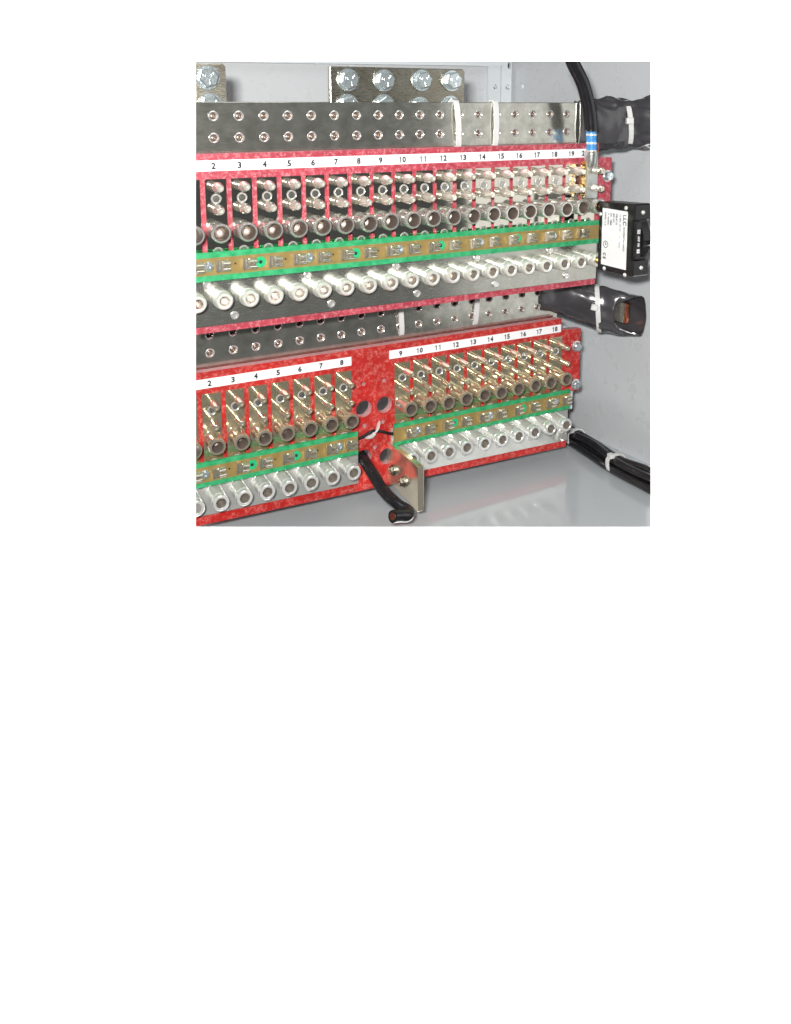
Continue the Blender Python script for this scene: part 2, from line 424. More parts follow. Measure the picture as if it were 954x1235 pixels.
obj('flange', B(20.9, 21.4, 0.42, 0.56, -4.2, -0.3), M_rail, (0, 0, 0), mb)
obj('flange', B(21.28, 21.4, 0.56, 11.95, -4.2, -0.3), M_rail, (0, 0, 0), mb)

# ------------------------------------------------------------------ shared small pieces
def socket_bm(Ln, r, rb, taper=0.0):
    p = [(r * 1.0, 0.0), (r, -0.10), (r - 0.015, -0.13), (r - 0.015, -Ln * 0.62), (r - taper, -Ln + 0.06), (r - taper - 0.035, -Ln),
         (rb + 0.03, -Ln), (rb, -Ln + 0.04), (rb, -Ln + 0.70), (0, -Ln + 0.90)]
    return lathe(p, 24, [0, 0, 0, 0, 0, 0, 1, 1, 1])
def hollow_bm(Ln, r, rb):
    p = [(r, 0.0), (r, -Ln + 0.28), (r - 0.012, -Ln + 0.27), (r - 0.012, -Ln + 0.03), (r - 0.04, -Ln), (rb + 0.02, -Ln), (rb, -Ln + 0.02), (rb, -Ln + 0.9), (0, -Ln + 0.9)]
    return lathe(p, 28, [0, 0, 0, 0, 0, 0, 1, 1])
def tube_bm(Ln, r, rb):
    p = [(r, 0.0), (r, -Ln + 0.36), (r - 0.02, -Ln + 0.34), (r - 0.02, -Ln + 0.07), (r - 0.07, -Ln), (rb + 0.03, -Ln), (rb, -Ln + 0.03), (rb, -Ln + 0.5), (0, -Ln + 0.5)]
    return lathe(p, 24, [0, 0, 0, 0, 0, 0, 1, 1])
def pin_bm(Ln, r0, r1, r2):
    p = [(r0, 0.0), (r0, -Ln * 0.14), (r1, -Ln * 0.26), (r1, -Ln * 0.64), (r2, -Ln * 0.88), (r2, -Ln + 0.03), (r2 - 0.03, -Ln), (0.06, -Ln), (0.05, -Ln + 0.06), (0, -Ln + 0.06)]
    return lathe(p, 16)
def rim_bm(): return lathe([(0, -0.004), (0.135, -0.004), (0.15, -0.035), (0.175, -0.045), (0.205, -0.02), (0.21, 0.0)], 18, [1, 0, 0, 0, 0])
def rivet_bm(): return lathe([(0.165, 0), (0.165, -0.05), (0.13, -0.09), (0.10, -0.09), (0.085, -0.03), (0, -0.03)], 14)
def hex_bolt(r, h, wr=None):
    bm = bmesh.new()
    if wr: lathe([(wr, 0), (wr, -0.07), (wr * 0.97, -0.09), (0, -0.09)], 24, None, bm)
    pts = [(r * math.cos(R(60 * i + 12)), r * math.sin(R(60 * i + 12))) for i in range(6)]
    y = -0.09 if wr else 0
    a = [bm.verts.new((x, y, z)) for x, z in pts]; b = [bm.verts.new((x, y - h, z)) for x, z in pts]
    c = [bm.verts.new((x * 0.86, y - h - 0.05, z * 0.86)) for x, z in pts]
    new = []
    for p, q in ((a, b), (b, c)):
        for i in range(6): new.append(bm.faces.new([p[i], p[(i + 1) % 6], q[(i + 1) % 6], q[i]]))
    new.append(bm.faces.new(c))
    bmesh.ops.recalc_face_normals(bm, faces=new)
    # raised grade marks on the head
    for k in range(3):
        a_ = R(120 * k + 40)
        for t in (0.35, 0.6):
            cx, cz = r * t * math.cos(a_), r * t * math.sin(a_)
            box(bm, cx - 0.035, cx + 0.035, y - h - 0.075, y - h - 0.049, cz - 0.035, cz + 0.035)
    return bm
def clip_bm():
    """fuse-clip style contact: an upright blade and two rolled fingers"""
    bm = bmesh.new()
    box(bm, -0.30, -0.23, -0.20, 0.0, -0.20, 0.24)
    box(bm, -0.22, 0.24, -0.05, 0.0, -0.22, 0.22)
    for z in (0.10, -0.12):
        lathe_pts = [(-0.14, z - 0.09), (-0.14, z + 0.09)]
        n = 8; r1 = []; r2 = []
        for i in range(n + 1):
            a = math.pi * i / n
            y = -0.05 - 0.20 * math.sin(a) ; zz = z + 0.095 * math.cos(a)
            r1.append(bm.verts.new((-0.04, y, zz))); r2.append(bm.verts.new((0.24, y, zz)))
        for i in range(n): bm.faces.new([r1[i], r2[i], r2[i + 1], r1[i + 1]])
        bm.faces.new(r1); bm.faces.new(list(reversed(r2)))
    box(bm, -0.14, -0.04, -0.13, -0.05, -0.15, 0.18)
    bmesh.ops.recalc_face_normals(bm, faces=bm.faces[:])
    return bm
def ring_bm(): return lathe([(0.07, -0.012), (0.22, -0.012), (0.22, -0.002)], 18)
HOLE = to_mesh('hole', lathe([(0.075, -0.014), (0, -0.014)], 12), M_dark)
DOT = to_mesh('feed_hole', lathe([(0.04, -0.004), (0, -0.004)], 10), M_dark)
RING = to_mesh('solder_ring', ring_bm(), M_solder)
PSCREW = to_mesh('screw', lathe([(0.20, 0), (0.20, -0.05), (0.13, -0.13), (0.05, -0.14), (0.04, -0.08), (0, -0.08)], 14), M_zinc, 40)
RIVET = to_mesh('rivet', rivet_bm(), [M_chrome], 40)
CLIP = to_mesh('contact_clip', clip_bm(), M_clip, 40)
RIM = to_mesh('eyelet', rim_bm(), [M_chrome, M_strip], 50)
EAR = to_mesh('mounting_screw', lathe([(0.30, 0), (0.30, -0.04), (0.24, -0.05), (0.235, -0.2), (0.17, -0.25), (0.06, -0.25), (0.05, -0.19), (0, -0.19)], 18), M_zinc, 30)
HEXEAR = to_mesh('mounting_screw', hex_bolt(0.24, 0.16, 0.30), M_zinc, 30)
DIGIT = {}
def numeral(s, x, y, z, parent):
    if s not in DIGIT: DIGIT[s] = to_mesh('numeral', figure_bm(s, 0.255), M_ink)
    put('numeral', DIGIT[s], (x, y, z), parent)

# ------------------------------------------------------------------ a row of plug-in positions on a panel
def contact(panel, n, X, yf, ring, dz, long_, mats, board, clipped):
    pm, sm, pinm = mats
    w = 0.40
    zt, zb = dz - 0.50, dz - 3.75
    x0 = X + 0.03
    cl = (0,) if clipped else None
    bm = sheet(rect(-w, w, zb - zt, 0), [], 0, 0.09)
    pl = obj('contact_plate', bm, pm, (x0, yf - 0.12, zt), panel, None, cl)
    if pl is None: return
    if not clipped: pl.rotation_euler = (R(random.uniform(-0.5, 0.5)), 0, R(random.uniform(-1.1, 1.1)))
    j = lambda k=1.3: (R(random.uniform(-k, k)), R(random.uniform(-180, 180)), R(random.uniform(-k, k)))
    Lp, Ls = long_
    for z in (dz - 0.79, dz - 1.63):
        if not clipped: put('contact_pin', PIN[long_], (X, yf - 0.12, z), pl, j())
    if clipped:
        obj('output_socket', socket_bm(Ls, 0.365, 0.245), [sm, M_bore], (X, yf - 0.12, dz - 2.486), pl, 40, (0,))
    else:
        put('output_socket', SOCK[long_], (X, yf - 0.12, dz - 2.486), pl, j())
        put('eyelet', RIM, (x0, yf - 0.121, ring), pl); put('eyelet', RIM, (x0, yf - 0.121, dz - (3.32 if yf < 1 else 3.60)), pl)
PIN, SOCK = {}, {}
U, Lw = (0.90, 0.95), (1.12, 1.06)
PIN[U] = to_mesh('contact_pin', pin_bm(U[0], 0.185, 0.21, 0.135), M_pin, 30)
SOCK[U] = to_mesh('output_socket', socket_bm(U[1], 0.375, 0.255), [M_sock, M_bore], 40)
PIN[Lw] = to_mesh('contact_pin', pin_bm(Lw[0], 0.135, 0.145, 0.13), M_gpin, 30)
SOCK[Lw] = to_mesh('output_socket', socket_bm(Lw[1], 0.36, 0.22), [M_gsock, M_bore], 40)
TU = to_mesh('input_socket', tube_bm(0.92, 0.36, 0.185), [M_tube, M_pale_bore], 40)
TL = to_mesh('input_socket', hollow_bm(1.13, 0.355, 0.215), [M_tube2, M_pale_bore], 40)

def circuit(panel, x0, x1, yb, zc, hh, clips, marks, clip0):
    bm = B(x0, x1, 0, 0.10, -hh, hh)
    bo = obj('circuit_board', bm, M_pcb, (0, yb, zc), panel, None, (0,) if clip0 else None)
    for i, x in enumerate(clips):
        if clip0 and x < 1.5: obj('contact_clip', clip_bm(), M_clip, (x, yb, zc), bo, 40, (0,))
        else: put('contact_clip', CLIP, (x + random.uniform(-.02, .02), yb, zc), bo, (0, R(random.uniform(-4, 4)), R(random.uniform(-3, 3))))
    for kind, x in marks:
        if kind == 's': put('screw', PSCREW, (x, yb, zc + 0.02), bo, (0, R(random.uniform(-60, 60)), 0))
        else: put('solder_ring', RING, (x, yb, zc + 0.02), bo); put('hole', HOLE, (x, yb, zc + 0.02), bo)
    for kind, x in marks:
        if x + 1.02 < x1 - 0.3: put('feed_hole', DOT, (x + 1.02, yb, zc + 0.05), bo)
    return bo

# ------------------------------------------------------------------ upper panel
up_ = thing('distribution_panel', 'upper red fuse panel with twenty plug-in positions numbered 2 to 20', 'fuse panel', (11, 0, -6.5), 'red breaker panels')
out = [(0, 0.46), (0, -6.5), (20.7, -6.51), (20.7, -3.9), (21.5, -3.9), (21.53, -0.25), (20.7, -0.22), (20.68, 0.47)]
out.reverse()
out = list(reversed(out))
holes = []
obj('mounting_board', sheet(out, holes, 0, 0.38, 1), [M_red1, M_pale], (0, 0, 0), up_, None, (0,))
ls = obj('label_strip', B(0, 20.05, -0.02, -0.001, -0.20, 0.215), M_label, (0, 0, 0), up_, None, (0,))
for n in range(2, 21): numeral(str(n), n + (0.0 if n < 20 else -0.17), -0.026, 0.0, ls)
for n in range(1, 21):
    contact(up_, n, n, 0.0, -1.25, 0.0, U, (M_plate, M_sock, M_pin), None, n == 1)
strip = obj('bus_plate', sheet(rect(0, 20.65, -6.2, -3.72), [], -0.12, -0.003), M_strip, (0, 0, 0), up_, None, (0,), 0.02)
for n in range(1, 21):
    if n == 1: obj('input_socket', tube_bm(0.92, 0.36, 0.185), [M_tube, M_bore], (1, -0.12, -5.08), strip, 40, (0,))
    else: put('input_socket', TU, (n, -0.12, -5.08), strip, JIT())
for x in (1.56, 5.63, 9.65, 13.7, 17.78): put('rivet', RIVET, (x, -0.12, -4.56), strip)
for x in (2.58, 6.63, 10.65, 14.72, 18.79): put('rivet', RIVET, (x, -0.12, -5.88), strip)
circuit(up_, 0, 20.45, -0.46, -3.80, 0.56, [k + 0.1 + 0.018 * k for k in range(1, 20)],
        [('s' if i % 2 == 0 else 'r', 1.57 + 2.015 * i) for i in range(9)], True)
put('mounting_screw', HEXEAR, (21.22, 0, -1.14), up_); put('mounting_screw', HEXEAR, (21.22, 0, -3.3), up_)

# ------------------------------------------------------------------ lower panel
lo = thing('distribution_panel', 'lower bright red fuse panel with numbers 2 to 18 and a bare middle with holes', 'fuse panel', (11, 2.3, -16), 'red breaker panels')
YL, DZ = 2.3, -9.12
XL = [n + 0.015 for n in range(1, 9)] + [n + 2.01 for n in range(9, 19)]
out = [(0, -15.54), (20.95, -15.97), (20.95, -12.86), (21.74, -12.92), (21.77, -9.5), (20.5, -9.42), (20.45, -8.79), (0, -8.79)]
rr = -10.47
holes = [circle(x, z, 0.11, 12) for x, z in ((9.09, -10.5), (10.13, -10.5), (9.1, -12.53), (10.05, -12.52), (9.22, -13.12), (9.62, -13.7))]
holes += [circle(x, z, 0.40, 24) for x, z in ((9.09, -11.71), (10.14, -11.7), (9.05, -14.12), (10.27, -14.28))]
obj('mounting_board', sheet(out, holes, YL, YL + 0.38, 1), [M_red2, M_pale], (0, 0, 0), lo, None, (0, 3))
for x0, x1, ns in ((0, 8.49, range(2, 9)), (10.42, 20.43, range(9, 19))):
    ls = obj('label_strip', B(x0, x1, YL - 0.02, YL - 0.001, -9.51, -9.10), M_label, (0, 0, 0), lo, None, (0,))
    for n in ns: numeral(str(n), XL[n - 1], YL - 0.026, -9.305, ls)
for i, x in enumerate(XL):
    contact(lo, i + 1, x, YL, rr, DZ - 0.10, Lw, (M_gplate, M_gsock, M_pin), None, i == 0)
for x0, x1, sub, zl, zr in ((0, 8.72, XL[:8], -15.08, -15.26), (10.44, 20.93, XL[8:], -15.33, -15.56)):
    st = obj('bus_plate', sheet([(x0, zl), (x1, zr), (x1, -12.9), (x0, -12.9)], [], YL - 0.12, YL - 0.003), M_strip2, (0, 0, 0), lo, None, (0, 3), 0.02)
    for x in sub:
        if x < 1.5: obj('input_socket', hollow_bm(1.13, 0.355, 0.215), [M_tube2, M_pale_bore], (x, YL - 0.12, -14.15), st, 40, (0,))
        else: put('input_socket', TL, (x, YL - 0.12, -14.15), st, JIT())
    for k, x in enumerate(sub):
        if k % 2 == 1 : put('rivet', RIVET, (x + 0.5, YL - 0.12, -14.95), st)
circuit(lo, 0, 8.48, 1.60, -13.0, 0.54, [1.13 + 1.005 * k for k in range(8)], [('s', 1.53), ('r', 3.53), ('r', 5.51), ('s', 7.57)], True)
circuit(lo, 10.32, 20.6, 1.60, -13.0, 0.53, [11.16 + 1.02 * k for k in range(10)], [('s', 11.57), ('r', 13.56), ('s', 15.65), ('r', 17.6), ('s', 19.66)], False)
put('mounting_screw', EAR, (21.48, YL, -10.43), lo); put('mounting_screw', EAR, (21.48, YL, -12.55), lo)

# ------------------------------------------------------------------ busbars
def busbar(label, x1, y0, th, z0, z1, zrows, xo, kmax, tail=None):
    bbar = thing('busbar', label, 'busbar', (10, y0, z0), 'tinned busbars')
    hs = []
    pos = [(k + xo + 0.006 * k * (1 if zrows[0] < 0 else 0), z) for k in range(2, kmax + 1) for z in zrows]
    for x, z in pos: hs.append(circle(x, z, 0.16, 14))
    obj('bar', sheet(rect(0, x1, z0, z1), hs, y0, y0 + th, 0), M_bus, (0, 0, 0), bbar, None, (0,), 0.025)
    for x, z in pos: put('threaded_insert', INSERT, (x, y0, z), bbar)
    return bbar
INSERT = to_mesh('threaded_insert', lathe([(0.20, 0.0), (0.20, -0.015), (0.175, -0.03), (0.145, -0.012), (0.13, 0.10), (0.12, 0.20), (0.06, 0.15), (0, 0.14)], 16, [0, 0, 0, 0, 1, 1, 1]), [M_chrome, M_bore], 40)
b1 = busbar('top tinned busbar with two rows of holes above the upper red panel', 21.6, 0.66, 0.30, 0.36, 2.42, (1.875, 1.03), 0.225, 19)
b2 = busbar('middle tinned busbar half hidden behind the upper panel\'s lower edge', 20.6, 2.85, 0.30, -9.1, -6.3, (-7.37, -8.17), 0.20, 19)
bm = ribbon(smooth_path([(20.4, 3.0, -7.5), (21.6, 2.8, -7.9), (22.6, 1.9, -8.3), (23.25, 0.55, -8.42)], 4), (0, 0, 1), 1.1, 0.28)
obj('bar_end', bm, M_bus, (0, 0, 0), b2)
dv = Vector((23.25 - 22.6, 0.55 - 1.9, -0.1)).normalized()
bm = ribbon([Vector((23.25, 0.55, -8.42)) + dv * 0.003, Vector((23.25, 0.55, -8.42)) + dv * 0.16], (0, 0, 1), 1.1, 0.285)
obj('bare_end', bm, M_copper, (0, 0, 0), b2)

# terminal plates behind the top busbar
BOLT = to_mesh('bolt', hex_bolt(0.40, 0.26, 0.49), M_zinc, 30)
def terminal(label, x0, x1, top, bolts, clipped):
    t = thing('terminal_plate', label, 'terminal plate', (x1 - 0.5, 2.0, 0.6), 'bolted terminal plates')
    obj('plate', sheet([(x0, 0.6), (x1, 0.6), (x1, top - 0.12), (x1 - 0.12, top), (x0, top)], [], 2.0, 2.28), M_term, (0, 0, 0), t, None, (0,) if clipped else None, 0.03)
    obj('spacer', B(max(x0 + 0.3, x1 - 2), x1 - 0.3, 0.97, 1.995, 0.7, 2.0), M_term, (0, 0, 0), t, None, (0,) if clipped else None)
    for x, z in bolts:
        if clipped: obj('bolt', hex_bolt(0.40, 0.26, 0.49), M_zinc, (x, 2.0, z), t, 30, (0,))
        else: put('bolt', BOLT, (x, 2.0, z), t, (0, R(random.uniform(-25, 25)), 0))
terminal('tinned terminal plate at the left end with one column of hex bolts', 0, 3.12, 3.95, ((2.37, 3.38), (2.43, 2.30)), True)
terminal('wide tinned terminal plate with four hex bolts in a row behind the top busbar', 7.58, 14.28, 3.95,
         ((8.41, 3.38), (10.13, 3.38), (12.0, 3.41), (13.57, 3.41), (8.37, 2.30), (10.1, 2.30), (11.9, 2.2), (13.5, 2.26)), False)

# ------------------------------------------------------------------ insulating sleeves
def sleeve(label, pts, hs, ws, clip, notch=None, seed=1, crumple=1.0):
    from mathutils import noise as mn
    path = smooth_path(pts, 14); n = 64; m = len(path); bm = bmesh.new(); fr = frames(path); rnd = random.Random(seed)
    ph = [rnd.uniform(0, 6.28) for _ in range(6)]
    def interp(v, t):
        q = t * (len(v) - 1); i = min(int(q), len(v) - 2); return v[i] + (v[i + 1] - v[i]) * (q - i)
    shells = []
    for off in (0.0, -0.045):
        rings = []
        for i, p in enumerate(path):
            t = i / (m - 1); hh = interp(hs, t) + off; ww = interp(ws, t) + off
            ring = []
            for k in range(n):
                a = 2 * math.pi * k / n; ca, sa = math.cos(a), math.sin(a)
                e = interp((0.55, 0.8, 1.0), t)              # boxy over the bar, round further out
                x = math.copysign(abs(ca) ** e, ca); z = math.copysign(abs(sa) ** e, sa)
                wr = 1 + crumple * (0.05 * math.sin(3 * a + 5 * t + ph[0]) * math.sin(t * 9 + ph[1]) + 0.03 * math.sin(6 * a - 11 * t + ph[2]) + 0.018 * math.sin(11 * a + 17 * t + ph[3]) * math.sin(14 * t + ph[4]))
                cz_ = mn.noise(Vector((p.x * 1.1 + z * 0.9 + seed, z * 2.1 + x, p.y * 1.1))); wr += crumple * 0.05 * (0.5 - abs(cz_) * 2.2)
                q = p + fr[i][1] * (x * ww * wr) + Vector((0, 0, 1)) * (z * hh * wr)
                if notch and i > m - 20:
                    # the near wall of the mouth is cut back in an arc
                    d = (ca * SIGN)
                    back = max(0.0, d) ** 1.6 * notch * (i - (m - 20)) / 19
                    q = q - fr[i][0] * back
                ring.append(q)
            rings.append([bm.verts.new(q) for q in ring])
        shells.append(rings)
    o, inn = shells
    for rg, flip in ((o, False), (inn, True)):
        for a, b in zip(rg, rg[1:]):
            for k in range(n):
                q = [a[k], a[(k + 1) % n], b[(k + 1) % n], b[k]]
                bm.faces.new(q[::-1] if flip else q)
    for e in (0, -1):
        for k in range(n): bm.faces.new([o[e][k], o[e][(k + 1) % n], inn[e][(k + 1) % n], inn[e][k]])
    bmesh.ops.recalc_face_normals(bm, faces=bm.faces[:])
    s = obj('insulating_sleeve', bm, M_sleeve, (0, 0, 0), None, 50, clip)
    return tag(s, label, 'cable sleeve', 'black insulating sleeves'), path
SIGN = 1
P1 = [(19.9, 0.80, 1.40), (20.8, 0.78, 1.36), (22.0, 0.62, 1.36), (23.0, 0.35, 1.36), (24.0, -0.05, 1.42), (24.9, -0.5, 1.45)]
sleeve('crumpled black sleeve over the top busbar\'s right end', P1, (1.08, 1.25, 1.22, 1.14, 1.30, 1.42), (0.34, 0.5, 0.62, 0.55, 0.6, 0.6), (1,), None, 3, 1.9)
P2 = [(19.45, 3.0, -7.72), (20.4, 2.95, -7.78), (21.6, 2.6, -8.05), (22.7, 1.75, -8.42), (23.35, 0.65, -8.5), (23.62, -0.15, -8.5)]
sleeve('open-ended black sleeve over the middle busbar with copper showing in its mouth', P2, (0.62, 0.78, 1.02, 1.2, 1.12, 1.05), (0.30, 0.42, 0.6, 0.72, 0.66, 0.6), None, 1.5, 5, 0.8)

# ------------------------------------------------------------------ cable ties
def tie(label, path, wdir, head_at, head_dir, width=0.26, clip=None, hs=0.42):
    t = thing('cable_tie', label, 'cable tie', head_at, 'white cable ties')
    obj('strap', ribbon(path, wdir, width, 0.07, True), M_nylon, (0, 0, 0), t, None, clip)
    d = Vector(head_dir).normalized(); w = Vector(wdir).normalized(); u = d.cross(w)
    bm = bmesh.new(); c = Vector((0, 0, 0))
    box(bm, -hs / 2, hs / 2, -0.12, 0.12, -hs / 2.2, hs / 2.2)
    rot = Matrix((w, d, u)).transposed()
    for v in bm.verts: v.co = rot @ v.co
    bmesh.ops.recalc_face_normals(bm, faces=bm.faces[:])
    obj('head', bm, M_nylon, head_at, t, None, clip, 0.05)
    return t
def loop_yz(x, y0, y1, z0, z1, bow, tilt=0.0, n=28):
    pts = []
    for k in range(n):
        a = 2 * math.pi * k / n
        c, s = math.cos(a), math.sin(a)
        y = (y0 + y1) / 2 + (y1 - y0) / 2 * math.copysign(abs(c) ** 0.45, c)
        z = (z0 + z1) / 2 + (z1 - z0) / 2 * math.copysign(abs(s) ** 0.35, s)
        if c < 0: y -= bow * (1 - ((z - (z0 + z1) / 2) / ((z1 - z0) / 2)) ** 2)
        pts.append(Vector((x + tilt * (z - z0) / (z1 - z0), y, z)))
    return pts
tie('white cable tie round the top busbar by its thirteenth hole pair', loop_yz(13.14, 0.60, 1.02, 0.32, 2.50, 0.12, -0.12), (1, 0, 0), (13.0, 1.15, 1.9), (0, 1, 0))
tie('white cable tie round the top busbar by its fifteenth hole pair', loop_yz(15.10, 0.60, 1.02, 0.32, 2.50, 0.10, 0.0), (1, 0, 0), (15.1, 1.15, 1.9), (0, 1, 0))
tie('white cable tie round the middle busbar above numbers 9 and 10 of the lower panel', loop_yz(11.34, 2.79, 3.2, -8.62, -6.2, 0.10, -0.20), (1, 0, 0), (11.3, 3.3, -7), (0, 1, 0))
tie('white cable tie round the middle busbar above number 13 of the lower panel', loop_yz(15.46, 2.79, 3.2, -8.62, -6.2, 0.10, 0.06), (1, 0, 0), (15.4, 3.3, -7), (0, 1, 0))
def loop_round(c, axis, hh, ww, n=28, lean=0.0):
    axis = Vector(axis).normalized(); s = axis.cross(Vector((0, 0, 1))).normalized()
    return [Vector(c) + s * (ww * math.cos(2 * math.pi * k / n)) + Vector((0, 0, 1)) * (hh * math.sin(2 * math.pi * k / n)) + axis * (lean * math.sin(2 * math.pi * k / n) + 0.25 * lean * math.cos(2 * math.pi * k / n)) for k in range(n)]
ax = Vector((1.0, -0.32, 0))
tie('white cable tie pinching the crumpled sleeve of the top busbar', loop_round((22.75, 0.42, 1.36), ax, 1.17, 0.62, 28, -0.12), ax, (22.45, -0.16, 1.52), (-0.32, -1, 0.1), 0.24, None, 0.36)
ax = Vector((0.80, -0.62, -0.2)).normalized()
tie('white cable tie round the open-ended sleeve of the middle busbar', loop_round((22.55, 1.9, -8.42), ax, 1.24, 0.74, 28, -0.1), ax, (21.86, 1.36, -8.15), (-0.62, -0.8, 0.1), 0.24, None, 0.36)

# ------------------------------------------------------------------ battery cable with lug on position 20
bc = thing('battery_cable', 'thick black cable with blue band and crimped lug hung on position 20', 'cable', (19.8, -0.5, -2), None)
path = smooth_path([(17.9, -0.6, 5.6), (18.47, -0.62, 4.28), (19.08, -0.64, 3.31), (19.5, -0.64, 2.16), (19.66, -0.62, 1.30), (19.68, -0.61, 1.08)], 8)
obj('jacket', hose(path, 0.32, 18, up=Vector((0, 1, 0))), M_black, (0, 0, 0), bc, 60, (2,))
bm = hose([Vector((19.68, -0.62, 1.12)), Vector((19.72, -0.61, 0.6)), Vector((19.76, -0.60, 0.02))], 0.25, 16, up=Vector((0, 1, 0)))
bnd = obj('heat_shrink_band', bm, M_blue, (0, 0, 0), bc, 60)
for z in (0.95, 0.55, 0.18):
    obj('clear_stripe', lathe([(0.252, 0), (0.258, -0.03), (0.258, -0.07), (0.252, -0.09)], 16), M_tube, (19.76 - 0.07 * z, -0.61 - 0.02 * z, z), bnd, 40, None, None, (R(90), 0, 0))
lug = obj('lug', sheet([(19.45, -2.12), (20.16, -2.12), (20.19, -2.02), (20.17, -0.12), (20.08, 0.12), (19.53, 0.12), (19.46, -0.12)], [], -0.62, -0.40), M_lug, (0, 0, 0), bc, None, None, 0.03)
obj('lug_barrel', hose([Vector((19.78, -0.58, 0.10)), Vector((19.78, -0.58, -0.30)), Vector((19.79, -0.52, -0.55))], lambda t: 0.31 - 0.05 * t, 16, up=Vector((0, 1, 0))), M_lug, (0, 0, 0), bc, 40)
obj('brass_collar', hose([Vector((19.76, -0.6, 0.16)), Vector((19.78, -0.59, 0.02))], 0.29, 16, up=Vector((0, 1, 0))), M_brass, (0, 0, 0), bc, 40)
obj('brass_edge', B(19.37, 19.44, -0.66, -0.3, -2.0, -0.35), M_brass, (0, 0, 0), bc)
for z in (-0.79, -1.63): obj('stud_nut', lathe([(0.15, 0), (0.15, -0.25), (0.17, -0.27), (0.17, -0.42), (0.11, -0.5), (0.04, -0.5), (0, -0.47)], 14), M_gsock, (20.05, -0.62, z), bc, 30)

# ------------------------------------------------------------------ breaker plugged into position 20
bk = thing('circuit_breaker', 'black plug-in circuit breaker with white rating label at position 20', 'circuit breaker', (20, -2.7, -5.4))
X0, X1, Y0, Y1 = 19.55, 20.43, -3.92, -1.50
prof = [(Y1, -5.40), (Y0 + 0.06, -5.34), (Y0, -5.28), (Y0, -4.62), (Y0 + 0.16, -4.60), (Y0 + 0.16, -2.80), (Y0, -2.78), (Y0, -2.12), (Y0 + 0.06, -2.06), (Y1, -2.17)]
bm = bmesh.new()
a = [bm.verts.new((X0, y, z)) for y, z in prof]; b = [bm.verts.new((X1, y, z)) for y, z in prof]
bm.faces.new(a); bm.faces.new(b[::-1])
for i in range(len(prof)): j = (i + 1) % len(prof); bm.faces.new([a[i], b[i], b[j], a[j]])
bmesh.ops.recalc_face_normals(bm, faces=bm.faces[:])
body = obj('body', bm, M_box, (0, 0, 0), bk, None, (1,), 0.03)
lb = obj('rating_label', B(X0 - 0.012, X0 - 0.001, -3.45, -1.76, -5.10, -2.44), M_label, (0, 0, 0), bk)
def side_text(s, size, y, z, bold=0.0, sq=1.0):
    obj('printed_text', text_bm(s, size, bold, (0, 0, -1), (0, -1, 0), 'LEFT', sq), M_ink, (X0 - 0.016, y, z), lb)
side_text('LLC', 0.30, -3.27, -2.60, 0.008)
side_text('MAX INTERRUPTING CAPACITY', 0.125, -3.25, -3.16, 0.004, 0.62)
side_text('UL 489A   80V DC', 0.125, -2.98, -2.62, 0.002, 0.8)
side_text('NON-METRIC', 0.11, -2.96, -3.62, 0.0, 0.8)
side_text('DELAY 52', 0.15, -2.74, -2.62, 0.004, 0.8)
side_text('80V DC', 0.14, -2.54, -2.62, 0.004, 0.9)
side_text('DC   100A', 0.15, -2.36, -2.62, 0.006, 0.85)
side_text('1P  50/60Hz', 0.14, -2.18, -2.62, 0.003, 0.8)
side_text('SERIES 11 A', 0.14, -1.98, -2.62, 0.003, 0.9)
side_text('C E', 0.24, -1.97, -4.52, 0.012, 0.8)
bm = bmesh.new()
for k in range(20):
    a1, a2 = 2 * math.pi * k / 20, 2 * math.pi * (k + 1) / 20
    bm.faces.new([bm.verts.new((0, r * math.cos(t), r * math.sin(t))) for r, t in ((0.17, a1), (0.17, a2), (0.14, a2), (0.14, a1))])
obj('approval_mark', bm, M_ink, (X0 - 0.016, -2.05, -4.12), lb)
side_text('UR', 0.14, -2.05, -4.02, 0.004, 0.8)
BR = to_mesh('rivet', lathe([(0.10, 0), (0.10, -0.03), (0.06, -0.07), (0, -0.075)], 12), M_tube, 50)
for y, z in ((-3.33, -2.29), (-1.62, -2.75), (-2.0, -5.27), (-3.4, -5.33)): put('rivet', BR, (X0 - 0.002, y, z), bk, (0, 0, R(-90)))
for z in (-2.45, -4.95): put('rivet', BR, (20.0, Y0 - 0.002, z), bk)
obj('face_plate', B(19.62, 19.93, Y0 - 0.02, Y0 + 0.158, -4.55, -2.85), M_box, (0, 0, 0), bk, None, None, 0.02)
rk = bmesh.new()
n = 12; r1, r2 = [], []
for i in range(n + 1):
    t = i / n; z = -4.5 + 1.6 * t; y = Y0 + 0.15 - 0.30 * math.sin(math.pi * t) - (0.35 if 0.34 < t < 0.5 else 0)
    r1.append(rk.verts.new((19.97, y, z))); r2.append(rk.verts.new((20.40, y, z)))
b1_ = [rk.verts.new((19.97, Y0 + 0.155, -2.9)), rk.verts.new((19.97, Y0 + 0.155, -4.5))]
b2_ = [rk.verts.new((20.40, Y0 + 0.155, -2.9)), rk.verts.new((20.40, Y0 + 0.155, -4.5))]
for i in range(n): rk.faces.new([r1[i], r2[i], r2[i + 1], r1[i + 1]])
rk.faces.new(r1 + b1_); rk.faces.new(r2[::-1] + b2_[::-1]); rk.faces.new([r1[-1], r2[-1], b2_[0], b1_[0]]); rk.faces.new([r1[0], b1_[1], b2_[1], r2[0]])
bmesh.ops.recalc_face_normals(rk, faces=rk.faces[:])
obj('toggle', rk, M_box, (0, 0, 0), bk, None, (1,), 0.02)
for s_, z, sz in (('O', -3.30, 0.22), ('I', -4.18, 0.22)):
    obj('printed_mark', B(19.70, 19.86, Y0 - 0.026, Y0 - 0.022, z - 0.09, z + 0.09), M_print, (0, 0, 0), bk)
    obj('printed_text', text_bm(s_, 0.15, 0.004, (0, 0, -1), (1, 0, 0)), M_ink, (19.78, Y0 - 0.03, z), bk)
